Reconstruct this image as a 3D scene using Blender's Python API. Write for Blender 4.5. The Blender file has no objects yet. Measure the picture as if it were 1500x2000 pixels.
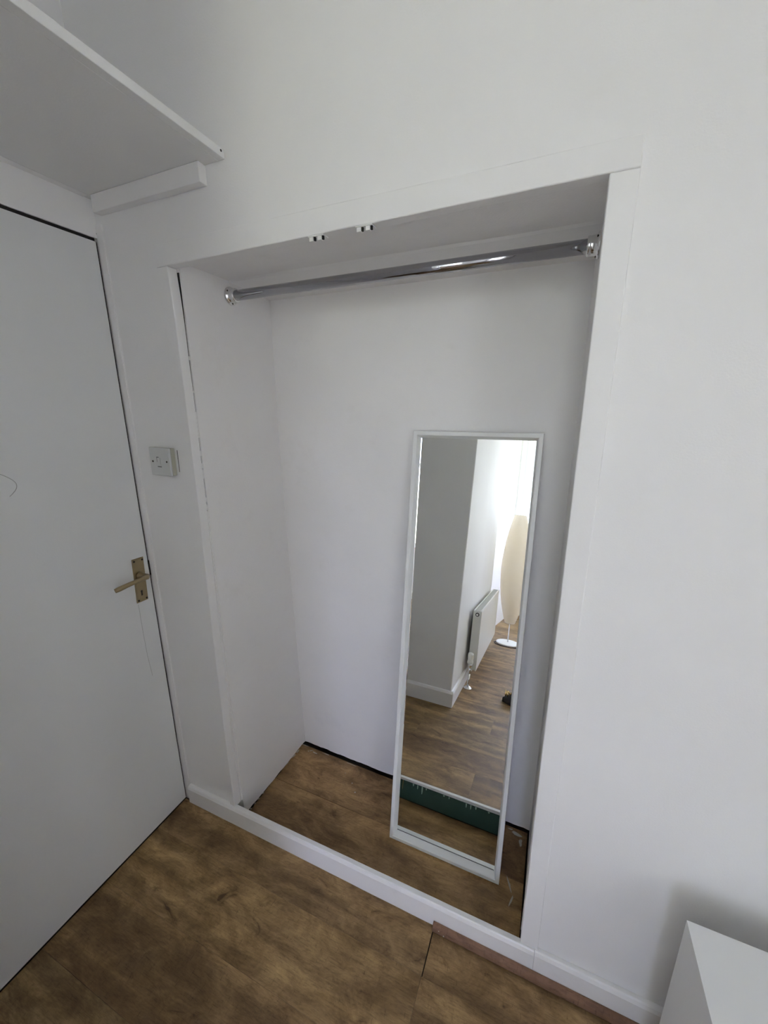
import bpy, bmesh, math, random
from mathutils import Vector, Matrix, noise
random.seed(7)
SC = bpy.context.scene
COL = SC.collection
PI = math.pi

# ------------------------------------------------------------------ camera
CX, CY, CZ = 1.2656, -0.8827, 1.5567
YAW, PIT, ROL, FPX = -0.4042, -0.2555, -0.0029, 782.24
fw = Vector((math.sin(YAW)*math.cos(PIT), math.cos(YAW)*math.cos(PIT), math.sin(PIT)))
rt = Vector((math.cos(YAW), -math.sin(YAW), 0)); up = rt.cross(fw)
R_ = rt*math.cos(ROL)+up*math.sin(ROL); U_ = up*math.cos(ROL)-rt*math.sin(ROL)
cam_d = bpy.data.cameras.new('camera'); cam = bpy.data.objects.new('camera', cam_d); COL.objects.link(cam)
m4 = Matrix((R_, U_, -fw)).transposed().to_4x4(); m4.translation = (CX, CY, CZ); cam.matrix_world = m4
cam_d.sensor_fit = 'HORIZONTAL'; cam_d.sensor_width = 36; cam_d.lens = 36*FPX/1500; cam_d.clip_start = .01
SC.camera = cam

# ------------------------------------------------------------------ daylight (sky seen through the windows)
W = bpy.data.worlds.new('sky'); SC.world = W; W.use_nodes = True
nt = W.node_tree; nt.nodes.clear()
o_ = nt.nodes.new('ShaderNodeOutputWorld'); bg = nt.nodes.new('ShaderNodeBackground')
tc = nt.nodes.new('ShaderNodeTexCoord'); sx = nt.nodes.new('ShaderNodeSeparateXYZ'); rp = nt.nodes.new('ShaderNodeValToRGB')
mr = nt.nodes.new('ShaderNodeMapRange'); mr.inputs[1].default_value = -1; mr.inputs[2].default_value = 1
nt.links.new(tc.outputs['Generated'], sx.inputs[0]); nt.links.new(sx.outputs[2], mr.inputs[0]); nt.links.new(mr.outputs[0], rp.inputs[0])
nt.links.new(rp.outputs[0], bg.inputs[0]); nt.links.new(bg.outputs[0], o_.inputs[0])
SKY = [(0.0, (.58, .56, .46)), (.47, (.73, .71, .60)), (.51, (.90, .88, .80)), (.58, (1.12, 1.13, 1.68)), (1.0, (.76, .86, 1.60))]
cr = rp.color_ramp
while len(cr.elements) > 1: cr.elements.remove(cr.elements[-1])
cr.elements[0].position = SKY[0][0]; cr.elements[0].color = (*SKY[0][1], 1)
for p, c in SKY[1:]:
    e = cr.elements.new(p); e.color = (*c, 1)
bg.inputs[1].default_value = 13.2
try:
    W.cycles.sampling_method = 'MANUAL'; W.cycles.sample_map_resolution = 256
except Exception: pass
SC.view_settings.view_transform = 'Standard'; SC.view_settings.look = 'None'
SC.view_settings.gamma = 1; SC.view_settings.exposure = 0.0; SC.view_settings.use_curve_mapping = False
SC.cycles.use_denoising = True
SC.cycles.max_bounces = 14; SC.cycles.diffuse_bounces = 8; SC.cycles.transparent_max_bounces = 16
SC.cycles.sample_clamp_indirect = 6

# ------------------------------------------------------------------ materials
def mat(name, color, rough=.5, metal=0, spec=.5):
    m = bpy.data.materials.new(name); m.use_nodes = True
    b = m.node_tree.nodes['Principled BSDF']
    b.inputs['Base Color'].default_value = (*color, 1); b.inputs['Roughness'].default_value = rough
    b.inputs['Metallic'].default_value = metal
    if 'Specular IOR Level' in b.inputs: b.inputs['Specular IOR Level'].default_value = spec
    return m
def N(m, t, **kw):
    n = m.node_tree.nodes.new(t)
    for k, v in kw.items(): setattr(n, k, v)
    return n
def LK(m, a, b): m.node_tree.links.new(a, b)
def paint(name, color, rough=.55, var=.05, fine=260, fine_d=.0004, wave=3.0, wave_d=.004, spec=.35, smudge=0, dirt=(.45, .42, .38)):
    """white emulsion / gloss: slight tone drift, roller stipple and uneven plaster relief"""
    m = mat(name, color, rough, 0, spec); b = m.node_tree.nodes['Principled BSDF']
    g = N(m, 'ShaderNodeNewGeometry')
    n1 = N(m, 'ShaderNodeTexNoise'); n1.inputs['Scale'].default_value = 2.3; n1.inputs['Detail'].default_value = 5
    LK(m, g.outputs['Position'], n1.inputs['Vector'])
    r = N(m, 'ShaderNodeValToRGB'); r.color_ramp.elements[0].position = .3; r.color_ramp.elements[1].position = .7
    r.color_ramp.elements[0].color = (*[c*(1-var) for c in color], 1); r.color_ramp.elements[1].color = (*color, 1)
    LK(m, n1.outputs['Fac'], r.inputs['Fac']); out = r.outputs['Color']
    if smudge:
        n4 = N(m, 'ShaderNodeTexNoise'); n4.inputs['Scale'].default_value = 9; n4.inputs['Detail'].default_value = 6; n4.inputs['Roughness'].default_value = .7
        LK(m, g.outputs['Position'], n4.inputs['Vector'])
        r4 = N(m, 'ShaderNodeValToRGB'); r4.color_ramp.elements[0].position = .56; r4.color_ramp.elements[1].position = .8
        r4.color_ramp.elements[0].color = (0, 0, 0, 1); r4.color_ramp.elements[1].color = (smudge, smudge, smudge, 1)
        LK(m, n4.outputs['Fac'], r4.inputs['Fac'])
        mx = N(m, 'ShaderNodeMixRGB'); mx.inputs[2].default_value = (*dirt, 1)
        LK(m, r4.outputs['Color'], mx.inputs[0]); LK(m, out, mx.inputs[1]); out = mx.outputs[0]
    LK(m, out, b.inputs['Base Color'])
    n2 = N(m, 'ShaderNodeTexNoise'); n2.inputs['Scale'].default_value = fine; n2.inputs['Detail'].default_value = 3
    LK(m, g.outputs['Position'], n2.inputs['Vector'])
    n3 = N(m, 'ShaderNodeTexNoise'); n3.inputs['Scale'].default_value = wave; n3.inputs['Detail'].default_value = 2
    LK(m, g.outputs['Position'], n3.inputs['Vector'])
    b1 = N(m, 'ShaderNodeBump'); b1.inputs['Distance'].default_value = wave_d; b1.inputs['Strength'].default_value = 1
    b2 = N(m, 'ShaderNodeBump'); b2.inputs['Distance'].default_value = fine_d; b2.inputs['Strength'].default_value = .8
    LK(m, n3.outputs['Fac'], b1.inputs['Height']); LK(m, n2.outputs['Fac'], b2.inputs['Height'])
    LK(m, b1.outputs['Normal'], b2.inputs['Normal']); LK(m, b2.outputs['Normal'], b.inputs['Normal'])
    return m
def wood(name, dark, mid, light, rough=.42):
    m = mat(name, mid, rough, 0, .28); b = m.node_tree.nodes['Principled BSDF']
    tc = N(m, 'ShaderNodeTexCoord'); oi = N(m, 'ShaderNodeObjectInfo')
    mul = N(m, 'ShaderNodeMath', operation='MULTIPLY'); mul.inputs[1].default_value = 37.0; LK(m, oi.outputs['Random'], mul.inputs[0])
    cmb = N(m, 'ShaderNodeCombineXYZ'); LK(m, mul.outputs[0], cmb.inputs[0]); LK(m, mul.outputs[0], cmb.inputs[1])
    ad = N(m, 'ShaderNodeVectorMath', operation='ADD'); LK(m, tc.outputs['Object'], ad.inputs[0]); LK(m, cmb.outputs[0], ad.inputs[1])
    def nz(sc, scale, det, rgh=.6, dist=0):
        mp = N(m, 'ShaderNodeMapping'); mp.inputs['Scale'].default_value = sc; LK(m, ad.outputs[0], mp.inputs['Vector'])
        n = N(m, 'ShaderNodeTexNoise'); n.inputs['Scale'].default_value = scale; n.inputs['Detail'].default_value = det
        n.inputs['Roughness'].default_value = rgh; n.inputs['Distortion'].default_value = dist
        LK(m, mp.outputs[0], n.inputs['Vector']); return n.outputs['Fac']
    a = nz((1, 1.9, 1), 6.5, 9, .72, .5)      # cloudy tone, broken up finely
    st = nz((.25, 5.5, 1), 2.6, 2, .4)        # broad strips along the plank
    g = nz((1, 9, 1), 26, 9, .78, .4)         # grain along the plank
    s = nz((6, 1.3, 1), 26, 4, .75)           # short saw marks across the grain
    k = nz((1, 1.7, 1), 9.0, 4, .6, 1.2)      # dark specks and knots
    def ramp(src, els):
        r = N(m, 'ShaderNodeValToRGB'); LK(m, src, r.inputs['Fac'])
        while len(r.color_ramp.elements) > 1: r.color_ramp.elements.remove(r.color_ramp.elements[-1])
        r.color_ramp.elements[0].position = els[0][0]; r.color_ramp.elements[0].color = (*els[0][1], 1)
        for p, c in els[1:]:
            e = r.color_ramp.elements.new(p); e.color = (*c, 1)
        return r.outputs['Color']
    base = ramp(a, [(.34, dark), (.5, mid), (.66, light)])
    def mulc(c1, c2, f=1):
        x = N(m, 'ShaderNodeMixRGB', blend_type='MULTIPLY'); x.inputs[0].default_value = f; LK(m, c1, x.inputs[1]); LK(m, c2, x.inputs[2]); return x.outputs[0]
    c = mulc(base, ramp(st, [(.40, (.80, .78, .77)), (.49, (.96, .95, .94)), (.51, (1.08, 1.08, 1.06)), (.62, (1.28, 1.28, 1.24))]))
    c = mulc(c, ramp(g, [(.34, (.60, .58, .56)), (.48, (.97, .97, .97)), (.66, (1.16, 1.16, 1.14))]))
    c = mulc(c, ramp(s, [(.34, (.45, .42, .40)), (.40, (1, 1, 1))]), .6)
    c = mulc(c, ramp(k, [(.27, (.25, .21, .20)), (.32, (.72, .69, .67)), (.40, (1, 1, 1))]), .9)
    c = mulc(c, oi.outputs['Color'])
    LK(m, c, b.inputs['Base Color'])
    bp = N(m, 'ShaderNodeBump'); bp.inputs['Distance'].default_value = .0006; LK(m, g, bp.inputs['Height']); LK(m, bp.outputs[0], b.inputs['Normal'])
    rr = N(m, 'ShaderNodeMapRange'); rr.inputs[3].default_value = rough-.06; rr.inputs[4].default_value = rough+.12; LK(m, a, rr.inputs[0]); LK(m, rr.outputs[0], b.inputs['Roughness'])
    return m
M = {}
M['wall'] = paint('wall_emulsion', (.87, .865, .86))
M['wall_dirty'] = paint('alcove_plaster_paint', (.87, .86, .855), smudge=.10, wave=5, wave_d=.006)
M['gloss'] = paint('white_gloss_paint', (.87, .865, .86), rough=.34, var=.05, fine=120, fine_d=.0003, wave=9, wave_d=.0015, spec=.5, smudge=.16)
M['casing'] = paint('painted_casing', (.87, .865, .86), rough=.5, var=.05, fine=180, fine_d=.0004, wave=9, wave_d=.002, smudge=.08)
M['door'] = paint('door_paint', (.76, .77, .77), rough=.42, var=.03, fine=200, fine_d=.0002, wave=2, wave_d=.002, spec=.45, smudge=.05)
M['shelf'] = paint('shelf_paint', (.80, .80, .79), rough=.45, var=.03, fine=200, fine_d=.0003)
M['frame'] = mat('mirror_frame_lacquer', (.80, .81, .80), .3)
M['cabinet'] = mat('white_foil_board', (.78, .79, .79), .38)
M['plank'] = wood('laminate_oak', (.120, .072, .032), (.218, .141, .066), (.34, .232, .112))
M['bead'] = wood('reddish_beading', (.12, .062, .036), (.17, .09, .054), (.21, .12, .075), .55)
M['sub'] = mat('dark_subfloor', (.02, .016, .013), .9)
M['dark'] = mat('dark_gap', (.015, .014, .013), .9)
M['chrome'] = mat('chrome', (.42, .42, .44), .07, 1)
M['silver'] = mat('bright_chrome', (.8, .8, .8), .12, 1)
M['brass'] = mat('worn_brass', (.36, .29, .17), .34, .85)
M['brass_dark'] = mat('screw_dark', (.05, .04, .03), .6, .4)
M['mirror'] = mat('mirror_silvering', (.90, .92, .90), 0.0, 1)
M['plastic'] = mat('switch_plastic', (.60, .61, .60), .3)
M['oldplastic'] = mat('aged_box_plastic', (.42, .41, .33), .5)
M['white_plastic'] = mat('white_plastic', (.82, .82, .80), .35)
M['green'] = paint('old_green_paint', (.045, .10, .075), rough=.55, var=.3, wave=6, wave_d=.002, smudge=.3, dirt=(.02, .035, .03))
M['drip'] = mat('paint_drip', (.45, .60, .50), .5)
M['ochre'] = mat('ochre_run', (.30, .20, .06), .5)
M['splash'] = mat('paint_smear', (.46, .44, .38), .6)
M['rad'] = mat('radiator_enamel', (.76, .76, .72), .35)
M['radin'] = mat('radiator_grille_grey', (.36, .38, .35), .5)
M['black'] = mat('black_fabric', (.012, .012, .014), .7)
M['gold'] = mat('gold_metal', (.75, .55, .25), .25, 1)
M['pvc'] = mat('window_frame_white', (.78, .78, .77), .35)
M['sill'] = mat('window_board_pink_cream', (.62, .50, .42), .5)
M['concrete'] = mat('roof_ceiling_paint', (.87, .87, .86), .7)
# thin glass pane: mostly clear with a faint reflection
m = bpy.data.materials.new('window_glass'); m.use_nodes = True; m.node_tree.nodes.clear()
ot = N(m, 'ShaderNodeOutputMaterial'); mx = N(m, 'ShaderNodeMixShader'); tr = N(m, 'ShaderNodeBsdfTransparent'); gl = N(m, 'ShaderNodeBsdfGlossy')
tr.inputs[0].default_value = (.93, .96, .94, 1); gl.inputs['Roughness'].default_value = .02; mx.inputs[0].default_value = .06
LK(m, tr.outputs[0], mx.inputs[1]); LK(m, gl.outputs[0], mx.inputs[2]); LK(m, mx.outputs[0], ot.inputs[0]); M['glass'] = m
# paper / net : diffuse + translucent
def thin(name, col, tcol, f):
    m = bpy.data.materials.new(name); m.use_nodes = True; m.node_tree.nodes.clear()
    ot = N(m, 'ShaderNodeOutputMaterial'); mx = N(m, 'ShaderNodeMixShader'); d = N(m, 'ShaderNodeBsdfDiffuse'); t = N(m, 'ShaderNodeBsdfTranslucent')
    d.inputs[0].default_value = (*col, 1); t.inputs[0].default_value = (*tcol, 1); mx.inputs[0].default_value = f
    LK(m, d.outputs[0], mx.inputs[1]); LK(m, t.outputs[0], mx.inputs[2]); LK(m, mx.outputs[0], ot.inputs[0]); return m
M['paper'] = thin('rice_paper', (.90, .87, .80), (.88, .80, .66), .45)
M['diffuser'] = thin('diffuser_cloth', (.86, .84, .78), (.93, .90, .82), .85)  # sheet added over the right-hand window to diffuse its light
M['net'] = thin('net_curtain', (.85, .88, .84), (.85, .90, .84), .6)

# ------------------------------------------------------------------ helpers
def new(name, bm, m=None, parent=None, kind=None, smooth=False, bevel=0, segs=2, col=None, world=True):
    bmesh.ops.recalc_face_normals(bm, faces=bm.faces)
    me = bpy.data.meshes.new(name); bm.to_mesh(me); bm.free()
    if m: me.materials.append(M[m] if isinstance(m, str) else m)
    if smooth:
        for p in me.polygons: p.use_smooth = True
    o = bpy.data.objects.new(name, me); COL.objects.link(o)
    if parent:
        o.parent = parent
        if world: o.matrix_parent_inverse = parent.matrix_world.inverted()
    if kind: o['kind'] = kind
    if bevel:
        b = o.modifiers.new('bevel', 'BEVEL'); b.width = bevel; b.segments = segs; b.limit_method = 'ANGLE'; b.angle_limit = math.radians(35)
    if col: o.color = (*col, 1)
    return o
def tag(o, label=None, cat=None, group=None, kind=None):
    if label: o['label'] = label
    if cat: o['category'] = cat
    if group: o['group'] = group
    if kind: o['kind'] = kind
    return o
def empty(name, loc, label, cat, group=None):
    o = bpy.data.objects.new(name, None); COL.objects.link(o); o.location = loc; o.empty_display_size = .05
    o.matrix_world = Matrix.Translation(loc)
    return tag(o, label, cat, group)
def box(x0, x1, y0, y1, z0, z1, bm=None):
    bm = bm or bmesh.new()
    v = [bm.verts.new((x, y, z)) for x in (x0, x1) for y in (y0, y1) for z in (z0, z1)]
    for f in ((0, 1, 3, 2), (4, 6, 7, 5), (0, 4, 5, 1), (2, 3, 7, 6), (0, 2, 6, 4), (1, 5, 7, 3)): bm.faces.new([v[i] for i in f])
    return bm
def hexa(pts, bm=None):
    """8 points: bottom 4 then top 4, same order"""
    bm = bm or bmesh.new(); v = [bm.verts.new(p) for p in pts]
    for f in ((3, 2, 1, 0), (4, 5, 6, 7), (0, 1, 5, 4), (1, 2, 6, 5), (2, 3, 7, 6), (3, 0, 4, 7)): bm.faces.new([v[i] for i in f])
    return bm
def prism(poly, vec, bm=None):
    bm = bm or bmesh.new(); vec = Vector(vec)
    a = [bm.verts.new(p) for p in poly]; b = [bm.verts.new(Vector(p)+vec) for p in poly]
    bm.faces.new(a); bm.faces.new(b[::-1]); n = len(a)
    for i in range(n): bm.faces.new((a[i], a[(i+1) % n], b[(i+1) % n], b[i]))
    return bm
def tube(path, r, seg=12, bm=None, caps=True):
    bm = bm or bmesh.new(); path = [Vector(p) for p in path]; rings = []
    rs = r if isinstance(r, (list, tuple)) else [r]*len(path)
    prev = None
    for i, p in enumerate(path):
        t = (path[min(i+1, len(path)-1)]-path[max(i-1, 0)]).normalized()
        if prev is None:
            a = Vector((0, 0, 1)) if abs(t.z) < .9 else Vector((1, 0, 0)); u = t.cross(a).normalized()
        else: u = (prev-t*prev.dot(t)).normalized()
        prev = u; w = t.cross(u)
        rings.append([bm.verts.new(p+(u*math.cos(2*PI*k/seg)+w*math.sin(2*PI*k/seg))*rs[i]) for k in range(seg)])
    for a, b in zip(rings, rings[1:]):
        for k in range(seg): bm.faces.new((a[k], a[(k+1) % seg], b[(k+1) % seg], b[k]))
    if caps: bm.faces.new(rings[0][::-1]); bm.faces.new(rings[-1])
    return bm
def lathe(prof, c, axis='Z', seg=32, bm=None):
    """prof: list (radius, height) around c"""
    bm = bm or bmesh.new(); c = Vector(c); rings = []
    for r, h in prof:
        ring = []
        for k in range(seg):
            a = 2*PI*k/seg; x, y = r*math.cos(a), r*math.sin(a)
            p = {'Z': (x, y, h), 'X': (h, x, y), 'Y': (x, h, y)}[axis]
            ring.append(bm.verts.new(c+Vector(p)))
        rings.append(ring)
    for a, b in zip(rings, rings[1:]):
        for k in range(seg): bm.faces.new((a[k], a[(k+1) % seg], b[(k+1) % seg], b[k]))
    if prof[0][0] > 1e-5: bm.faces.new(rings[0][::-1])
    if prof[-1][0] > 1e-5: bm.faces.new(rings[-1])
    bmesh.ops.remove_doubles(bm, verts=bm.verts, dist=1e-6)
    return bm
def lerp(pts, t):
    """pts sorted by t: [(t, v)...]"""
    if t <= pts[0][0]: return pts[0][1]
    for (a, va), (b, vb) in zip(pts, pts[1:]):
        if t <= b: return va+(vb-va)*(t-a)/(b-a)
    return pts[-1][1]

# ------------------------------------------------------------------ room shell
H = 2.62            # room ceiling
YF = -4.10          # far (window) wall
XR = 2.62           # right wall
PX, PY0, PY1 = .795, -.935, -2.55     # projecting wall block facing the alcove (radiator on its side)
# wall_back: wall round the alcove opening
bm = box(-.15, .242, 0, .023, -.03, H)
box(1.335, XR+.15, 0, .023, -.03, H, bm)
box(.242, 1.335, 0, .023, 1.955, H, bm)
box(-.15, .10, .023, .12, -.03, H, bm); box(1.48, XR+.15, .023, .12, -.03, H, bm)
new('wall_back', bm, 'wall', kind='structure')
# wall_left (door wall) in plane X=0
bm = box(-.12, 0, -.84, -.80, -.03, H); box(-.12, 0, -.80, .0, 2.026, H, bm); box(-.12, 0, -.935, -.84, -.03, H, bm)
box(-.5, -.12, -.935, .0, -.03, H, bm)
new('wall_left', bm, 'wall', kind='structure')
# projecting block
bm = box(-.15, PX, PY1, PY0, -.03, H)
new('wall_near', bm, 'wall', kind='structure', bevel=.006)
# recess beyond the block with angled side window, far wall, right wall, ceiling
bm = bmesh.new()
SA, SB = Vector((.72, PY1, 0)), Vector((.90, YF, 0))      # foot line of the bay's side
sd = (SB-SA).normalized(); sn = Vector((sd.y, -sd.x, 0)); sn = -sn if sn.x > 0 else sn    # outward (to -X)
def sp(t, z, d=0): p = SA+sd*t+sn*d; return Vector((p.x, p.y, z))
SL = (SB-SA).length; T0, T1, ZS, ZT = .76, SL-.06, .76, 2.45
def sbox(t0, t1, z0, z1, d0, d1, bm=None):
    return hexa([sp(t0, z0, d0), sp(t1, z0, d0), sp(t1, z0, d1), sp(t0, z0, d1), sp(t0, z1, d0), sp(t1, z1, d0), sp(t1, z1, d1), sp(t0, z1, d1)], bm)
sbox(0, SL, -.03, ZS, 0, .2, bm); sbox(0, SL, ZT, H, 0, .2, bm); sbox(-.0, T0, ZS, ZT, 0, .2, bm); sbox(T1, SL, ZS, ZT, 0, .2, bm)
new('wall_bay', bm, 'wall', kind='structure')
WX0, WX1 = .98, 2.22
bm = box(.70, XR+.15, YF-.2, YF, -.03, ZS); box(.70, XR+.15, YF-.2, YF, ZT, H, bm); box(.70, WX0, YF-.2, YF, ZS, ZT, bm); box(WX1, XR+.15, YF-.2, YF, ZS, ZT, bm)
new('wall_front', bm, 'wall', kind='structure')
bm = box(XR, XR+.15, YF-.2, -2.45, -.03, H); box(XR, XR+.15, -1.62, 0, -.03, H, bm); box(XR, XR+.15, -2.45, -1.62, -.03, .90, bm); box(XR, XR+.15, -2.45, -1.62, 2.20, H, bm)
new('wall_right', bm, 'wall', kind='structure')
new('light_block_wall', box(1.64, XR+.15, -2.75, -2.60, -.03, H), 'wall', kind='structure')  # unseen wall added to block part of the far window's light
new('ceiling', box(-.5, XR+.15, YF-.2, .12, H, H+.12), 'concrete', kind='structure')

# windows
def window(name, fbox, t0, t1, z0, z1, mull, sill_out):
    f = new(name, fbox(t0, t1, z0, z0+.05, .06, .12), 'pvc', kind='structure')
    def part(n, bm, m, p=f, **k): return new(n, bm, m, p, **k)
    part('frame_rail', fbox(t0, t1, z1-.05, z1, .06, .12), 'pvc'); part('frame_stile', fbox(t0, t0+.05, z0+.05, z1-.05, .06, .12), 'pvc'); part('frame_stile', fbox(t1-.05, t1, z0+.05, z1-.05, .06, .12), 'pvc')
    e = [t0+.05]+[a for a in mull]+[t1-.05]
    for a in mull: part('mullion', fbox(a-.03, a+.03, z0+.05, z1-.05, .06, .12), 'pvc')
    for i in range(len(e)-1):
        a = e[i]+(.03 if i else 0); b = e[i+1]-(.03 if i < len(e)-2 else 0)
        part('transom', fbox(a, b, z1-.50, z1-.45, .065, .115), 'pvc')
        part('pane', fbox(a, b, z0+.05, z1-.50, .088, .092), 'glass'); part('pane', fbox(a, b, z1-.45, z1-.05, .088, .092), 'glass')
    part('window_board', fbox(t0-.02, t1+.02, z0-.03, z0-.001, -sill_out, .055), 'sill', bevel=.004)
window('window_1', sbox, T0, T1, ZS, ZT, [T0+(T1-T0)*.5], .05)
def fb(a, b, z0, z1, d0, d1, bm=None): return box(a, b, YF-d1, YF-d0, z0, z1, bm)
window('window_2', fb, WX0, WX1, ZS, ZT, [1.42], .06)

def fr_(a, b, z0, z1, d0, d1, bm=None): return box(XR+d0, XR+d1, a, b, z0, z1, bm)
window('fill_window', fr_, -2.45, -1.62, .90, 2.20, [-2.035], .04)  # unseen window added as fill light for the shaded left side
bm = bmesh.new(); A = []
for i in range(71):
    yv = -2.44+.81*i/70; xv = XR+.030+.008*math.sin(i*.8)
    A.append((bm.verts.new((xv, yv, .915)), bm.verts.new((xv, yv, 2.19))))
for a, b in zip(A, A[1:]): bm.faces.new((a[0], b[0], b[1], a[1]))
new('light_diffuser', bm, 'diffuser', bpy.data.objects['fill_window'], smooth=True)  # unseen translucent sheet added to soften and warm the fill light

# ------------------------------------------------------------------ alcove shell
INL = [(0, .268), (.07, .268), (.256, .2633), (.85, .2643), (1.27, .2725), (1.58, .2725), (1.82, .270), (1.93, .2635)]
INR = [(0, 1.3062), (.1, 1.3062), (.36, 1.3066), (.6, 1.305), (1.3, 1.3045), (1.72, 1.3040), (1.93, 1.3034)]
def headz(x): return 1.9235+(x-.265)*(1.9345-1.9235)/(1.304-.265)
def by(x, z):       # back wall depth
    bot = lerp([(.29, .4233), (.744, .4135), (1.31, .399)], x); top = .411
    return bot+(top-bot)*min(1, z/1.1)
def lx(y, z):       # left alcove wall
    bot = .277+(y-.026)*(.294-.277)/.4; top = .2735+(y-.026)*(-.004)/.4
    return bot+(top-bot)*min(1, z/1.3)
def rx(y, z): return 1.3115
def nz(x, y, z, s=3.0, a=.0015): return noise.noise(Vector((x*s+5, y*s+3, z*s)))*a
def rag(t, s=0):     # ragged lower plaster edge
    return .006+.006*abs(noise.noise(Vector((t*23, s, 1.3))))+.008*max(0, noise.noise(Vector((t*9, s+4, .3))))
def sheet(name, fn, nu, nv, thick, m='wall_dirty'):
    """grid surface fn(u,v)->(point), extruded by vector thick to a solid"""
    bm = bmesh.new(); t = Vector(thick)
    A = [[bm.verts.new(fn(i/nu, j/nv)) for j in range(nv+1)] for i in range(nu+1)]
    B = [[bm.verts.new(A[i][j].co+t) for j in range(nv+1)] for i in range(nu+1)]
    for i in range(nu):
        for j in range(nv):
            bm.faces.new((A[i][j], A[i+1][j], A[i+1][j+1], A[i][j+1])); bm.faces.new((B[i][j], B[i][j+1], B[i+1][j+1], B[i+1][j]))
    for i in range(nu):
        bm.faces.new((A[i][0], B[i][0], B[i+1][0], A[i+1][0])); bm.faces.new((A[i][nv], A[i+1][nv], B[i+1][nv], B[i][nv]))
    for j in range(nv):
        bm.faces.new((A[0][j], A[0][j+1], B[0][j+1], B[0][j])); bm.faces.new((A[nu][j], B[nu][j], B[nu][j+1], A[nu][j+1]))
    return new(name, bm, m, kind='structure', smooth=False)
ZC = 1.945
def f_back(u, v):
    x = .255+u*(1.325-.255); z = v*1.95; zz = z if v > 0 else rag(x, 0)
    return Vector((x, by(x, z)+nz(x, 0, z)*(1 if v > .02 else .5), zz))
sh = sheet('wall_alcove_back', f_back, 60, 50, (0, .08, 0))
def f_left(u, v):
    y = .0266+u*(.43-.0266); z = v*1.95; zz = z if v > 0 else rag(y, 7)
    return Vector((lx(y, z)+nz(2, y, z, 4, .0012), y, zz))
sheet('wall_alcove_left', f_left, 30, 50, (-.06, 0, 0))
def f_right(u, v):
    y = .0266+u*(.43-.0266); z = v*1.95; zz = z if v > 0 else rag(y, 9)
    return Vector((rx(y, z)+nz(6, y, z, 4, .0006), y, zz))
sheet('wall_alcove_right', f_right, 20, 40, (.06, 0, 0))
def f_ceil(u, v):
    x = .25+u*(1.33-.25); y = .024+v*(.45-.024)
    z = 1.9405 if y < .205 else 1.9375-(y-.205)*.035
    z = z-.003*max(0, (y-.36)/.07)
    return Vector((x, y, z+nz(x, y, 4, 5, .0015)))
sheet('ceiling_alcove', f_ceil, 40, 36, (0, 0, .06))
# outer block keeping daylight out behind the alcove
bm = box(.10, 1.48, .52, .60, -.03, 2.06); box(.10, .20, .12, .52, -.03, 2.06, bm); box(1.39, 1.48, .12, .52, -.03, 2.06, bm); box(.20, 1.39, .023, .52, 2.02, 2.06, bm)
new('wall_outer', bm, 'dark', kind='structure')

# casing boards round the opening (5 mm proud, 27 mm reveal)
def casing_side(name, inner, outer, z0, z1, n=24):
    bm = bmesh.new(); A = []
    for i in range(n+1):
        z = z0+(z1-z0)*i/n; xi = lerp(inner, z); xo = lerp(outer, z)
        xi += nz(xi, 1, z, 14, .0008)
        A.append([bm.verts.new(p) for p in ((xi, -.0075, z), (xi, .0235, z), (xo, .0235, z), (xo, -.0075, z))])
    for a, b in zip(A, A[1:]):
        for k in range(4): bm.faces.new((a[k], a[(k+1) % 4], b[(k+1) % 4], b[k]))
    bm.faces.new(A[0][::-1]); bm.faces.new(A[-1])
    return new(name, bm, 'casing', kind='structure', bevel=.0025, segs=3, smooth=False)
ZK = .074
cl = casing_side('trim_1', INL, [(0, .243), (.46, .2365), (1.03, .2305), (1.4, .2280), (1.93, .2250)], ZK, 1.9235)
crr = casing_side('trim_2', INR, [(0, 1.3535), (.45, 1.3510), (1.2, 1.3495), (1.93, 1.3485)], .09, 1.9345)
bm = bmesh.new(); A = []
for i in range(41):
    x = .2245+(1.3487-.2245)*i/40; zi = headz(x)+nz(x, 3, 1, 12, .0012); zo = 1.978+(x-.2245)*.003+nz(x, 9, 2, 6, .001)
    A.append([bm.verts.new(p) for p in ((x, -.0075, zi), (x, .0235, zi+nz(x, 8, 1, 30, .001)), (x, .0235, zo), (x, -.0075, zo))])
for a, b in zip(A, A[1:]):
    for k in range(4): bm.faces.new((a[k], a[(k+1) % 4], b[(k+1) % 4], b[k]))
bm.faces.new(A[0][::-1]); bm.faces.new(A[-1])
new('trim_3', bm, 'casing', kind='structure', bevel=.0025, segs=3)
# filler in the joint between casing and alcove walls; left open where the photo shows the crack
def filler(par, xa, xb, segs, side):
    for (z0, z1) in segs:
        if side < 0: p = box(xa, xb, .0237, .0268, z0, z1)
        else: p = box(xa, xb, .0237, .0268, z0, z1)
        new('filler_strip', p, 'casing', par)
filler(cl, .26, .2715, [(.08, 1.24), (1.245, 1.262), (1.272, 1.285), (1.345, 1.372), (1.378, 1.392), (1.415, 1.43), (1.47, 1.545), (1.60, 1.605), (1.69, 1.70), (1.915, 1.94)], -1)
filler(crr, 1.3055, 1.316, [(.09, 1.86), (1.905, 1.94)], 1)

for n_, a_, b_ in (('joint_gap', .2505, .2685), ('joint_gap', 1.3105, 1.325)):
    new(n_, box(a_, b_, .0238, .0262, .085, 1.938), 'dark', cl if a_ < 1 else crr)

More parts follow.
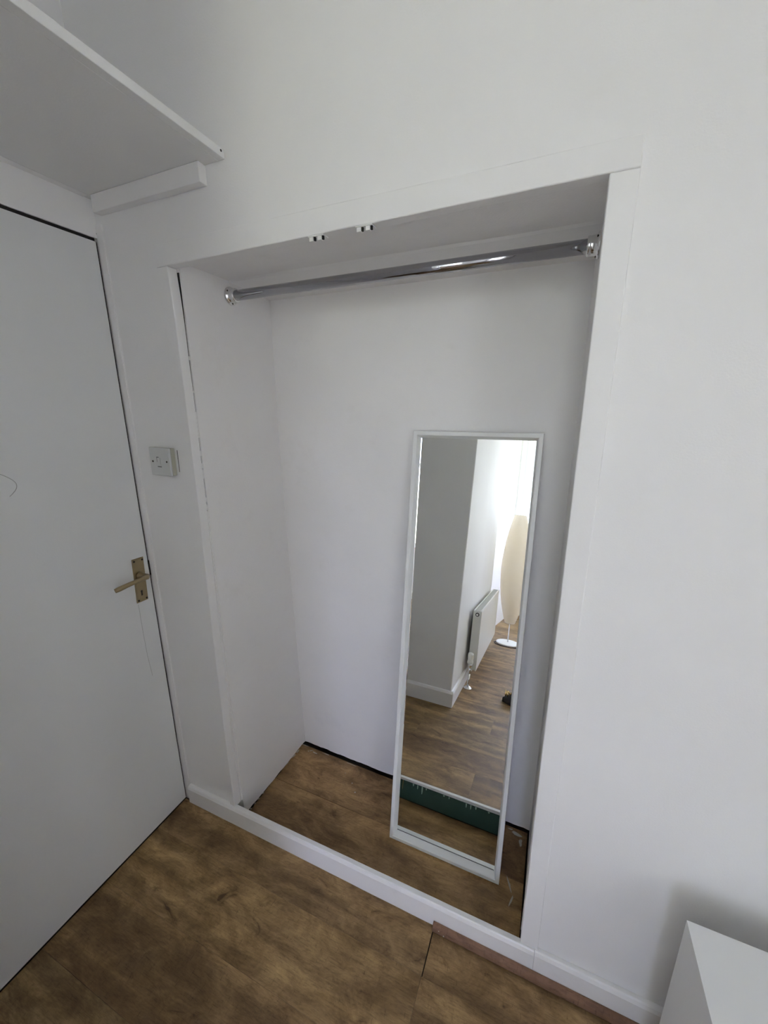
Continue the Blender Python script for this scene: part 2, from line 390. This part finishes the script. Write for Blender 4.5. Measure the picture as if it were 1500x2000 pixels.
# ------------------------------------------------------------------ skirting and threshold
def skirt(name, x0, x1, yb, yf, h0, h1, m='gloss', parent=None, kind='structure', wob=.0006):
    n = max(2, int((x1-x0)/.04)); bm = bmesh.new(); A = []
    for i in range(n+1):
        x = x0+(x1-x0)*i/n; h = h0+(h1-h0)*i/n; w = nz(x, 2, 2, 9, wob)
        A.append([bm.verts.new(p) for p in ((x, yb, .001), (x, yf+w, .001), (x, yf+w, h-.012), (x, yf+.004+w, h-.003), (x, yf+.007, h+w), (x, yb, h+w))])
    for a, b in zip(A, A[1:]):
        for k in range(6): bm.faces.new((a[k], a[(k+1) % 6], b[(k+1) % 6], b[k]))
    bm.faces.new(A[0][::-1]); bm.faces.new(A[-1])
    return new(name, bm, m, parent, kind=kind, bevel=.0012)
sk = skirt('baseboard_back', .0295, 1.345, .003, -.0172, .080, .0905)
skirt('baseboard_back_right', 1.3455, XR, -.0003, -.0172, .0935, .0965)
gp = new('green_back_face', box(.270, 1.303, .0035, .0055, .002, .0775), 'green', sk); gp['label'] = 'old dark green painted inner face'
dr = [(.803, .040, .003, 'ochre'), (.849, .010, .006, 'drip'), (.868, .016, .005, 'drip'), (.888, .030, .006, 'drip'), (.905, .007, .005, 'drip'), (.98, .006, .007, 'drip'), (1.002, .008, .004, 'drip'),
      (1.072, .016, .005, 'drip'), (1.09, .017, .004, 'drip'), (1.11, .010, .006, 'drip'), (1.16, .006, .008, 'drip'), (.60, .02, .005, 'drip'), (.45, .014, .006, 'drip')]
for x, l, w, mm in dr:
    zt = .0775; P = [(x-w/2, .0056, zt), (x+w/2, .0056, zt), (x+w*.42, .0056, zt-l*.7), (x+w*.2, .0056, zt-l), (x-w*.2, .0056, zt-l*.96), (x-w*.35, .0056, zt-l*.6)]
    new('paint_drip', prism(P, (0, .0008, 0)), mm, sk)
# reddish beading strip against the right-hand half of the skirting
P = [(1.058, -.0178, .0015), (1.058, -.0335, .0015), (1.058, -.0335, .006), (1.058, -.030, .014), (1.058, -.024, .021), (1.058, -.0178, .026)]
bd = new('trim_4', prism(P, (XR-1.058, 0, 0)), 'bead', kind='structure', bevel=.0015, segs=2)
for (x, y, z, r) in [(1.078, -.0305, .0125, .0015), (1.094, -.034, .0075, .0018), (1.055, -.04, .0008, .0012)][:2]:
    new('paint_fleck', lathe([(0, -.001), (r, 0), (r*.6, .001), (0, .0014)], (x, y, z), seg=8), 'splash', bd)
# skirtings at the projecting block and right wall
bmk = box(-.0, PX+.015, PY0, PY0+.016, .001, .09); 
def sk2(name, pts, vec): return new(name, prism(pts, vec), 'gloss', kind='structure', bevel=.001)
def prof(h=.102, t=.016): return [(0, .001), (t, .001), (t, h-.016), (t-.006, h-.004), (0, h)]
sk2('baseboard_near', [(.002, PY0+a, z) for a, z in prof()], (PX+.0155-.002, 0, 0))
sk2('baseboard_left', [(PX+a, PY0-.0004, z) for a, z in prof()], (0, PY1-PY0, 0))
sk2('baseboard_right', [(XR-a, -.02, z) for a, z in prof()], (0, -2.578, 0))
sk2('baseboard_front', [(.95, YF+a, z) for a, z in prof()], (XR-.95-.002, 0, 0))

# ------------------------------------------------------------------ floor: dark subfloor and laminate planks, each its own piece
fl = new('floor', box(-.5, XR+.15, YF-.2, .52, -.06, -.0095), 'sub', kind='structure')
def plank(x0, x1, y0, y1, tone, ztop=0.0, y0b=None, y1b=None):
    g = .00018; y0b = y0 if y0b is None else y0b; y1b = y1 if y1b is None else y1b
    cx, cy = (x0+x1)/2, (y0+y1)/2
    pts = [(x0+g, y0+g), (x1-g, y0b+g), (x1-g, y1b-g), (x0+g, y1-g)]
    bm = hexa([(a-cx, b-cy, -.009) for a, b in pts]+[(a-cx, b-cy, 0) for a, b in pts])
    o = new('plank', bm, 'plank', fl, bevel=.0003, segs=1, col=tone, world=False); o.location = (cx, cy, ztop)
    return o
def tn(v=.1, base=1.0):
    t = base*random.uniform(1-v, 1+v); return (t*random.uniform(.985, 1.015), t, t*random.uniform(.97, 1.03))
# alcove rows
plank(.283, 1.306, .2115, .4105, (1.12, 1.04, 1.02), 0, .2105, .392)
plank(.2795, 1.306, .0065, .2105, (1.26, 1.2, 1.16))
# room rows
RW = .1925
plank(.0015, 1.0585, -.140, -.0100, (1.0, .97, .96)); plank(1.0615, 2.34, -.140, -.0100, (.92, .88, .86), -.0004); plank(2.34, XR-.003, -.140, -.0100, tn())
y = -.140; r = 0
while y > YF+.01:
    y1 = y; y0 = max(y-RW, YF+.004)
    xs = .0015 if y0 > PY0 else (PX+.002)
    if y0 > PY1 and y1 <= PY0: xs = PX+.002
    if y1 <= PY1: xs = .70
    if r == 0: cuts = [.0015, 1.0585, 2.28, XR-.003]; tones = [(1.24, 1.22, 1.16), (.95, .92, .9), tn()]
    elif r == 1: cuts = [.0015, 1.33, XR-.003]; tones = [(.92, .88, .86), tn()]
    else:
        off = random.uniform(.3, 1.2); cuts = [xs]; c = xs+off
        while c < XR-.2: cuts.append(c); c += 1.285
        cuts.append(XR-.003); tones = [tn() for _ in cuts]
    if y0 < PY0 < y1:      # row cut round the block
        plank(.0015, PX+.002, PY0+.003, y1, tn()); cuts[0] = PX+.0025; tones[0] = tn()
    for a, b, t in zip(cuts, cuts[1:], tones): plank(a, b, y0, y1, t)
    y = y0; r += 1
# old paint smears on the alcove planks
def smear(x, y, rx_, ry_, rot, seed, z=.0002, par=fl, n=14):
    rnd = random.Random(seed); P = []
    for k in range(n):
        a = 2*PI*k/n; q = rnd.uniform(.55, 1.15); px, py = rx_*q*math.cos(a), ry_*q*math.sin(a)
        P.append((x+px*math.cos(rot)-py*math.sin(rot), y+px*math.sin(rot)+py*math.cos(rot), z))
    new('paint_smear', prism(P, (0, 0, .0004)), 'splash', par)
for i, a in enumerate([(.287, .335, .016, .004, 1.45), (.290, .365, .014, .004, 1.5), (.284, .29, .010, .002, 1.5), (.345, .392, .010, .0022, .5), (.367, .389, .013, .003, -.1), (.335, .385, .005, .0015, 2.2),
                       (.30, .408, .02, .0016, 0), (.42, .4035, .02, .0015, -.03), (.55, .400, .03, .0012, -.03), (.60, .318, .0028, .0022, 0), (.63, .285, .0045, .003, .6), (.55, .35, .002, .0015, 0),
                       (1.268, .372, .024, .006, -.2), (1.285, .345, .006, .018, .1), (1.246, .383, .012, .003, .1), (1.262, .19, .003, .028, .4), (1.272, .145, .003, .02, -.3), (1.29, .05, .008, .003, -.8), (1.293, .035, .003, .006, .2)]):
    smear(*a, 100+i)
# ragged debris in the left gap
for i in range(9):
    yy = .03+.012*i+random.uniform(0, .006)
    new('debris_chip', hexa([(.2755+a*.006, yy+b*.005, -.006+random.uniform(0, .003)) for a, b in ((0, 0), (1, 0), (1, 1), (0, 1))]+[(.2765+a*.004, yy+b*.004, random.uniform(.001, .005)) for a, b in ((0, 0), (1, 0), (1, 1), (0, 1))]), 'dark' if i % 2 else 'splash', fl)

# ------------------------------------------------------------------ door
dz = 2.0165
door = new('door_1', box(-.042, 0, -.775, -.0088, .004, dz), 'door', kind='structure', bevel=.0012)
fr = new('door_frame', box(-.10, -.0448, -.80, -.7795, .001, 2.025), 'gloss', door)
jb = new('door_jamb', box(-.10, .0285, -.0010, .0228, .001, 2.060), 'gloss', door, bevel=.003, segs=3)
new('door_head', box(-.115, -.002, -.7795, -.0015, 2.0262, 2.117), 'gloss', door) 
new('door_stop', box(-.10, -.046, -.7795, -.004, .001, 2.024), 'dark', door)
new('jamb_caulk', hexa([(-.0, -.0045, .001), (.0245, -.0035, .001), (.0245, -.0005, .001), (0, -.0005, .001), (-.0, -.0045, 2.06), (.0245, -.0035, 2.06), (.0245, -.0005, 2.06), (0, -.0005, 2.06)]), 'gloss', door, bevel=.0015)
new('gap_shade_strip', box(-.040, -.0035, -.0086, -.0048, .004, dz), 'dark', door); new('gap_shade_strip', box(-.040, -.0050, -.770, -.0090, dz+.0005, 2.0258), 'dark', door)  # dark strips standing in for the shade inside the door gaps
new('strike_plate', box(-.0015, .0008, -.0086, -.0030, .992, 1.045), 'brass_dark', door)
new('screw_hole', box(.0008, .0020, -.0046, -.0036, 2.036, 2.039), 'brass_dark', door)
# handle: lever on a brass backplate
th = math.radians(-2.2)
hc = Vector((0, -.0478, .989))
def hp(y, z, x): # plate local -> world with slight tilt
    return Vector((x, hc.y+y*math.cos(th)-z*math.sin(th), hc.z+y*math.sin(th)+z*math.cos(th)))
def pbox(y0, y1, z0, z1, x0, x1, bm=None):
    return hexa([hp(y0, z0, x0), hp(y1, z0, x0), hp(y1, z1, x0), hp(y0, z1, x0), hp(y0, z0, x1), hp(y1, z0, x1), hp(y1, z1, x1), hp(y0, z1, x1)], bm)
hd = new('door_handle', pbox(-.0205, .0205, -.078, .078, .0002, .0032), 'brass', door, bevel=.0012); hd['label'] = 'worn brass lever handle on a long backplate'
new('backplate_ridge', pbox(-.0165, .0165, -.074, .074, .0033, .0045), 'brass', hd, bevel=.001)
for yy in (-.0145, .0145):
    for zz in (-.070, .070):
        c = hp(yy, zz, .0046); new('screw', lathe([(.0034, 0), (.003, .0012), (0, .0016)], c, 'X', 12), 'brass_dark', hd)
c = hp(0, .018, .0046)
new('lever_boss', lathe([(.0125, 0), (.0125, .006), (.010, .010), (.0092, .034), (.0088, .038), (0, .039)], c, 'X', 24), 'brass', hd, smooth=True)
lp = [hp(.004, .0185, .036), hp(-.004, .0185, .0415), hp(-.020, .0180, .043), hp(-.045, .0165, .043), hp(-.072, .0145, .0425), hp(-.096, .0115, .041), hp(-.108, .0085, .037)]
new('lever', tube(lp, [.0085, .0088, .0075, .0068, .0074, .0080, .0068], 16), 'brass', hd, smooth=True)
kb = lathe([(.0036, 0), (.0034, .0008), (0, .001)], hp(-.001, -.040, .0046), 'X', 14); pbox(-.0032, .0012, -.055, -.040, .0046, .0056, kb)
new('keyhole', kb, 'brass_dark', hd)
# hairline scratches and edge joint in the paint of the door
def mark(pts, w=.0007, m='mark'):
    new('scratch_mark', tube(pts, w, 5), 'faint', door)
M['faint'] = mat('faint_scratch', (.42, .42, .41), .8)
M['mark'] = mat('gap_shadow_grey', (.16, .16, .155), .8)  # dark grey for the rocker gaps and the mirror's painted shadow line
mark([(.0002, -.0665, .905), (.0002, -.0668, .80), (.0002, -.0655, .70), (.0002, -.0625, .66), (.0002, -.060, .62)], .0005)
mark([(.0002, -.342-.012*math.cos(t*.35)*1.0, 1.515+.03*math.sin(t*.35-1.2)) for t in range(0, 10)], .0007)
mark([(.0002, -.352+.030*math.sin(t*.28), 1.40-.006*t+.0) for t in range(0, 11)], .0008)

# ------------------------------------------------------------------ shelf and batten
SZ = 2.1205
sh = empty('shelf', (.24, -.46, SZ), 'deep white painted wall shelf fixed high above the door', 'shelf')
new('shelf_board', box(.0008, .4647, PY0+.002, -.0008, SZ, SZ+.0180), 'shelf', sh, bevel=.001)
new('front_edging', box(.4648, .4855, PY0+.002, -.0010, SZ, SZ+.0185), 'shelf', sh, bevel=.0012)
bt = new('batten', box(.0300, .4245, -.0245, -.0006, 2.0775, SZ-.0006), 'gloss', sh, bevel=.0015); 
new('batten', box(.0008, .0235, PY0+.002, -.0250, 2.0775+.042, SZ-.0006), 'gloss', sh)
new('screw', lathe([(.0028, 0), (.002, .0012), (0, .0015)], (.4856, -.012, SZ+.012), 'X', 10), 'brass_dark', sh)

# ------------------------------------------------------------------ hanging rail
rl = empty('hanging_rail', (.78, .21, 1.897), 'round chrome clothes rail spanning the top of the alcove', 'rail')
new('rail_tube', lathe([(.0150, .012), (.0150, .30), (.0150, .62), (.0150, 1.026)], (.270, .21, 1.897), 'X', 40), 'chrome', rl, smooth=True)
def cup(x, s):
    P = [(.0265, 0), (.0268, .003), (.0245, .006), (.0205, .008), (.0195, .020), (.0205, .023), (.0190, .026), (.0152, .0265)]
    return lathe([(r, s*h) for r, h in P], (x, .21, 1.897), 'X', 32)
new('end_socket', cup(.2735, 1), 'silver', rl, smooth=True); new('end_socket', cup(1.3105, -1), 'silver', rl, smooth=True)
for x, s in ((.2735+.007, 1), (1.3105-.007, -1)):
    for a in (.5, 2.6, 4.7): new('screw', lathe([(.0028, 0), (.0022, s*.0012), (0, s*.0016)], (x, .21+.0225*math.cos(a), 1.897+.0225*math.sin(a)), 'X', 10), 'brass_dark', rl)

# ------------------------------------------------------------------ two door catches under the head
def catch(x, lab):
    z = headz(x)
    e = empty('door_catch', (x, .004, z-.0012), lab, 'door catch', 'white catches under the alcove head')
    new('mounting_plate', box(x-.0185, x+.021, -.0085, .014, z-.0032, z-.0010), 'white_plastic', e, bevel=.0006)
    for k, dx in enumerate((-.011, .010)):
        new('prong', box(x+dx-.0048, x+dx+.0052, -.0078, .0010, z-.0118, z-.0033), 'white_plastic', e, bevel=.0008)
        new('spring', box(x+dx+.0055, x+dx+.0095, -.0055, -.0008, z-.0105, z-.0033), 'dark', e)
catch(.727, 'small white plastic door catch under the alcove head, the one nearer the door')
catch(.8455, 'small white plastic door catch under the alcove head, the one further from the door')

# ------------------------------------------------------------------ surface-mounted switch
sw = empty('wall_switch', (.143, -.001, 1.395), 'square white surface-mounted wall switch between the door and the alcove', 'switch')
rs = math.radians(1.0); sc = Vector((.148, 0, 1.3965))
def wb(x0, x1, z0, z1, y0, y1, bm=None, c=sc):
    def q(x, y, z): return Vector((c.x+x*math.cos(rs)+z*math.sin(rs), y, c.z+z*math.cos(rs)-x*math.sin(rs)))
    return hexa([q(x0, y0, z0), q(x1, y0, z0), q(x1, y1, z0), q(x0, y1, z0), q(x0, y0, z1), q(x1, y0, z1), q(x1, y1, z1), q(x0, y1, z1)], bm)
new('back_box', wb(-.0415, .0435, -.0415, .0415, -.0145, -.0006), 'oldplastic', sw, bevel=.001)
fp = new('face_plate', wb(-.043, .043, -.043, .043, -.0215, -.0147), 'plastic', sw, bevel=.0022, segs=3)
for x in (-.030, .030): new('screw', lathe([(.0030, 0), (.0026, -.0010), (0, -.0013)], (sc.x+x, -.0216, sc.z+.001), 'Y', 12), 'brass_dark', fp)
new('rocker', wb(-.0085, .0045, -.013, .013, -.0245, -.0216), 'plastic', fp, bevel=.002)
new('rocker_gap', wb(-.0118, -.0092, -.001, .014, -.0226, -.0217), 'mark', fp); new('rocker_gap', wb(-.0118, -.003, .0125, .0150, -.0226, -.0217), 'mark', fp); new('rocker_gap', wb(-.0105, .006, -.0165, -.0140, -.0226, -.0217), 'mark', fp)
new('wall_crack', hexa([(.2008, -.0006, 1.365), (.2022, -.0006, 1.365), (.2022, -.0001, 1.365), (.2008, -.0001, 1.365), (.2015, -.0006, 1.432), (.2035, -.0006, 1.432), (.2035, -.0001, 1.432), (.2015, -.0001, 1.432)]), 'dark', sw)

# ------------------------------------------------------------------ leaning mirror
MW, MH, LEAN, YAWM = .3967, 1.4923, .1381, 0.0
mo = Vector((.8328, .1708, .0046))
ex = Vector((1, 0, 0)); ez = Vector((0, math.sin(LEAN), math.cos(LEAN))); nn = Vector((0, -math.cos(LEAN), math.sin(LEAN)))   # nn: front normal
def mp(a, b, d): return mo+ex*a+ez*b-nn*d
TH = .0300
mi = empty('leaning_mirror', (mo.x+MW/2, mo.y, 0), 'tall narrow mirror with a slim white frame, leaning on the alcove back wall', 'mirror')
F1, F2, RC = .0140, .0215, .0250     # frame width at the front / at the glass, recess
def rail(a0, b0, a1, b1, ia, ib):
    """mitred rail between outer corners (a0,b0)-(a1,b1); inward direction (ia,ib)"""
    L = Vector((a1-a0, b1-b0)); Ln = L.normalized(); I = Vector((ia, ib)); bm = bmesh.new(); rows = []
    prof = [(0, TH), (0, .0012), (.0012, 0), (F1-.002, 0), (F1, .002), (F2-.0018, RC), (F2-.0018, TH)]
    for end in (0, 1):
        row = []
        for w, d in prof:
            base = Vector((a0, b0)) if end == 0 else Vector((a1, b1))
            p = base+I*w+Ln*(w if end == 0 else -w); row.append(bm.verts.new(mp(p.x, p.y, d)))
        rows.append(row)
    n = len(prof)
    for k in range(n): bm.faces.new((rows[0][k], rows[0][(k+1) % n], rows[1][(k+1) % n], rows[1][k]))
    bm.faces.new(rows[0][::-1]); bm.faces.new(rows[1]); return bm
e_ = .0001
new('frame_bottom_rail', rail(e_, 0, MW-e_, 0, 0, 1), 'frame', mi); new('frame_top_rail', rail(MW-e_, MH, e_, MH, 0, -1), 'frame', mi)
new('frame_side_rail', rail(0, MH-e_, 0, e_, 1, 0), 'frame', mi); new('frame_side_rail', rail(MW, e_, MW, MH-e_, -1, 0), 'frame', mi)
def slab(a0, a1, b0, b1, d0, d1): return hexa([mp(a0, b0, d0), mp(a1, b0, d0), mp(a1, b1, d0), mp(a0, b1, d0), mp(a0, b0, d1), mp(a1, b0, d1), mp(a1, b1, d1), mp(a0, b1, d1)])
new('mirror_glass', slab(F2-.0017, MW-F2+.0017, F2-.0017, MH-F2+.0017, RC+.0002, RC+.003), 'mirror', mi)
new('backing_board', slab(F2-.0017, MW-F2+.0017, F2-.0017, MH-F2+.0017, RC+.0032, TH-.0004), 'dark', mi)
new('ledge_shadow_strip', slab(F2, MW-F2, F2-.0012, F2+.0007, RC-.0006, RC+.0001), 'mark', mi)  # thin dark strip as painted shadow line where glass meets ledge
# ground glass edge along the left side, catching the window
ga = math.radians(14); w = .0020; a0 = F2-.0017
P = [(a0, RC+.0001-w*math.tan(ga)), (a0+w, RC+.0001), (a0, RC+.0001)]
bm = prism([mp(a, .45, d) for a, d in P], ez*(MH-F2-.45)); new('glass_edge', bm, 'mirror', mi)

# ------------------------------------------------------------------ white cabinet, bottom right
bx, byy, bz = 1.6065, -.0998, .533; bw, bd_ = .48, .42
cb = empty('bedside_cabinet', (bx+bw/2, byy-bd_/2, 0), 'plain white low cabinet standing against the wall right of the alcove', 'cabinet')
new('top_panel', box(bx, bx+bw, byy-bd_, byy, bz-.016, bz), 'cabinet', cb, bevel=.0007)
new('side_panel', box(bx+.0002, bx+.016, byy-bd_+.002, byy-.0002, .0005, bz-.0162), 'cabinet', cb); new('side_panel', box(bx+bw-.016, bx+bw-.0002, byy-bd_+.002, byy-.0002, .0005, bz-.0162), 'cabinet', cb)
new('back_panel', box(bx+.0163, bx+bw-.0163, byy-.006, byy-.0005, .03, bz-.0164), 'cabinet', cb); new('base_panel', box(bx+.0163, bx+bw-.0163, byy-bd_+.02, byy-.0065, .03, .045), 'cabinet', cb)
for k in range(2):
    z0 = .05+k*.233; d_ = new('drawer', box(bx+.0175, bx+bw-.0175, byy-bd_+.001, byy-bd_+.018, z0, z0+.228), 'cabinet', cb, bevel=.0008)
    new('knob', lathe([(.006, 0), (.006, -.012), (.014, -.018), (.013, -.026), (0, -.028)], (bx+bw/2, byy-bd_+.001, z0+.115), 'Y', 20), 'white_plastic', d_, smooth=True)

# ------------------------------------------------------------------ radiator on the block's side (seen in the mirror)
RY0, RY1, RX0, RX1, RZ0, RZ1 = -1.345, -2.47, .822, .880, .11, .553
rd = empty('radiator', (.85, -1.9, RZ0), 'white double panel radiator on the wall opposite the alcove, seen in the mirror', 'radiator')
def panel(x0, x1):
    bm = box(x0, x1, RY1+.004, RY0-.004, RZ0, RZ1-.008); return bm
new('front_panel', panel(RX1-.012, RX1), 'rad', rd, bevel=.005, segs=3); new('back_panel', panel(RX0, RX0+.012), 'rad', rd, bevel=.005, segs=3)
new('convector_fin', box(RX0+.014, RX1-.014, RY1+.02, RY0-.02, RZ0+.03, RZ1-.03), 'radin', rd)
new('side_cover', box(RX0-.001, RX1+.001, RY0-.0035, RY0, RZ0+.01, RZ1), 'rad', rd, bevel=.002); new('side_cover', box(RX0-.001, RX1+.001, RY1, RY1+.0035, RZ0+.01, RZ1), 'rad', rd, bevel=.002)
tg = new('top_grille', box(RX0+.008, RX1-.008, RY1+.004, RY0-.004, RZ1-.006, RZ1-.003), 'radin', rd)
new('grille_border', box(RX0-.001, RX0+.009, RY1+.004, RY0-.004, RZ1-.007, RZ1), 'rad', rd, bevel=.001); new('grille_border', box(RX1-.009, RX1+.001, RY1+.004, RY0-.004, RZ1-.007, RZ1), 'rad', rd, bevel=.001)
n = 46
for k in range(n):
    yy = RY1+.012+(RY0-RY1-.024)*k/(n-1); new('grille_bar', box(RX0+.0095, RX1-.0095, yy-.003, yy+.003, RZ1-.0029, RZ1-.001), 'rad', tg)
vp = new('vent_plug', lathe([(.014, .0), (.014, .002), (.011, .003)], (.851, RY0+.0002, RZ1-.028), 'Y', 24), 'dark', rd); new('vent_plug', lathe([(.008, 0), (.008, .006), (.003, .007), (0, .007)], (.851, RY0+.0025, RZ1-.028), 'Y', 20), 'rad', vp, smooth=True)
vb = new('valve_body', tube([(.845, RY0+.001, .150), (.845, RY0+.05, .150)], .009, 14), 'silver', rd, smooth=True)
lathe_c = (.843, RY0+.050, 0)
new('valve_stem', lathe([(.011, .108), (.014, .118), (.014, .142), (.010, .150), (.013, .158), (.017, .166), (.017, .178)], lathe_c, 'Z', 20), 'silver', rd, smooth=True)
new('thermostat_head', lathe([(.0195, .179), (.0215, .186), (.0215, .196), (.0195, .198), (.0195, .216), (.0210, .219), (.0210, .240), (.0185, .252), (.012, .256), (0, .257)], lathe_c, 'Z', 24), 'white_plastic', rd, smooth=True)
new('supply_pipe', lathe([(.0082, .002), (.0082, .108)], lathe_c, 'Z', 16), 'silver', rd, smooth=True)
new('floor_collar', lathe([(.030, .0005), (.029, .004), (.020, .011), (.0095, .017)], lathe_c, 'Z', 28), 'silver', rd, smooth=True)
new('wall_bracket', box(PX+.0005, RX0+.001, -1.55, -1.52, .2, .5), 'rad', rd); new('wall_bracket', box(PX+.0005, RX0+.001, -2.30, -2.27, .2, .5), 'rad', rd)

# ------------------------------------------------------------------ paper floor lamp (seen in the mirror)
LX, LY = 1.000, -2.64
lm = empty('floor_lamp', (LX, LY, 0), 'tall white paper floor lamp on a round base, seen in the mirror', 'lamp')
new('base', lathe([(.112, .0008), (.114, .006), (.112, .012), (.10, .0145), (.02, .0165), (.0, .0168)], (LX, LY, 0), 'Z', 48), 'white_plastic', lm, smooth=True)
new('pole', lathe([(.0062, .0170), (.0062, 1.0)], (LX, LY, 0), 'Z', 14), 'silver', lm, smooth=True)
S = [(.050, .215), (.062, .25), (.085, .33), (.106, .42), (.124, .53), (.134, .64), (.138, .74), (.136, .84), (.128, .95), (.114, 1.06), (.094, 1.17), (.072, 1.26), (.056, 1.312)]
def srad(z): return lerp([(b, a) for a, b in S], z)
prf = []; nzs = 92
for k in range(nzs+1):
    z = .215+(1.312-.215)*k/nzs; prf.append((srad(z)+(.0012 if k % 2 else -.0005), z))
bm = bmesh.new(); rings = []
for r_, z in prf: rings.append([bm.verts.new((LX+r_*math.cos(2*PI*k/40), LY+r_*math.sin(2*PI*k/40), z)) for k in range(40)])
for a, b in zip(rings, rings[1:]):
    for k in range(40): bm.faces.new((a[k], a[(k+1) % 40], b[(k+1) % 40], b[k]))
lsd = new('paper_shade', bm, 'paper', lm, smooth=True)
for z in (.215, 1.312):
    r_ = srad(z); new('shade_ring', tube([(LX+r_*math.cos(a*PI/16), LY+r_*math.sin(a*PI/16), z) for a in range(33)], .0018, 6), 'white_plastic', lsd)
    new('ring_strut', tube([(LX-r_, LY, z), (LX+r_, LY, z)], .0012, 6), 'white_plastic', lsd)
cp = [(LX-.111, LY+.02, .006), (LX-.128, LY+.05, .005), (LX-.11, LY+.10, .005), (LX-.05, LY+.137, .005), (LX+.04, LY+.143, .005), (LX+.11, LY+.11, .005), (LX+.16, LY+.04, .005), (LX+.3, LY-.1, .005), (LX+.5, LY-.2, .005)]
new('power_cord', tube(cp, .0032, 8), 'black', lm, smooth=True)

# ------------------------------------------------------------------ black slipper with gold trim (seen in the mirror)
sl = empty('slipper', (1.21, -1.23, 0), 'black slipper with gold trim lying on the floor, half hidden by the mirror frame', 'shoe')
def shoe_outline(t, w): return w
bm = bmesh.new(); rings = []
for i in range(13):
    t = i/12; x = 1.090+t*.235; hw = .044*math.sin(min(1, (t+.02)*3.2)*PI/2)*(1-.25*max(0, t-.5)); hgt = .008
    rings.append([bm.verts.new((x, -1.232-hw, .0008)), bm.verts.new((x, -1.232+hw, .0008)), bm.verts.new((x, -1.232+hw, .012)), bm.verts.new((x, -1.232-hw, .012))])
for a, b in zip(rings, rings[1:]):
    for k in range(4): bm.faces.new((a[k], a[(k+1) % 4], b[(k+1) % 4], b[k]))
bm.faces.new(rings[0][::-1]); bm.faces.new(rings[-1]); new('sole', bm, 'black', sl, bevel=.003)
bm = bmesh.new(); rings = []
for i in range(9):
    t = i/8; x = 1.094+t*.115; hw = .008+.036*math.sin(min(1, t*2.2)*PI/2); hh = .014+.042*math.sin(min(1, t*1.15)*PI/2)
    rings.append([bm.verts.new((x, -1.232-hw*math.cos(a*PI/10), .0122+hh*math.sin(a*PI/10))) for a in range(11)])
for a, b in zip(rings, rings[1:]):
    for k in range(10): bm.faces.new((a[k], a[k+1], b[k+1], b[k]))
bm.faces.new(rings[0]); o = new('upper', bm, 'black', sl, smooth=True)
sm = o.modifiers.new('solid', 'SOLIDIFY'); sm.thickness = .003; sm.offset = 1
rnd = random.Random(3)
for k in range(16):
    a = rnd.uniform(0, 2*PI); x = 1.130+rnd.uniform(-.022, .045); yy = -1.232+rnd.uniform(-.02, .022)
    L = rnd.uniform(.014, .022); z0 = .058 if x > 1.13 else .052
    new('gold_petal', tube([(x, yy, z0-.006), (x+.004*math.cos(a), yy+.004*math.sin(a), z0+L*.5), (x+L*.7*math.cos(a), yy+L*.7*math.sin(a), z0+L)], [.0026, .0046, .0016], 7), 'gold', sl, smooth=True)

# ------------------------------------------------------------------ net curtain at the far window
bm = bmesh.new(); n = 90; A = []
for i in range(n+1):
    x = .95+.40*i/n; yv = YF+.075+.012*math.sin(i*.75)+.005*math.sin(i*1.9)
    A.append((bm.verts.new((x, yv, .05)), bm.verts.new((x, yv, 2.44))))
for a, b in zip(A, A[1:]): bm.faces.new((a[0], b[0], b[1], a[1]))
cu = empty('net_curtain', (1.15, YF+.07, 2.44), 'pale net curtain hanging at the far window behind the lamp, seen in the mirror', 'curtain')
new('curtain_cloth', bm, 'net', cu, smooth=True)
new('curtain_rod', tube([(.93, YF+.075, 2.45), (2.34, YF+.075, 2.45)], .009, 12), 'white_plastic', cu, smooth=True)
for x in (.96, 2.31): new('rod_bracket', box(x-.006, x+.006, YF+.0005, YF+.075, 2.444, 2.456), 'white_plastic', cu)
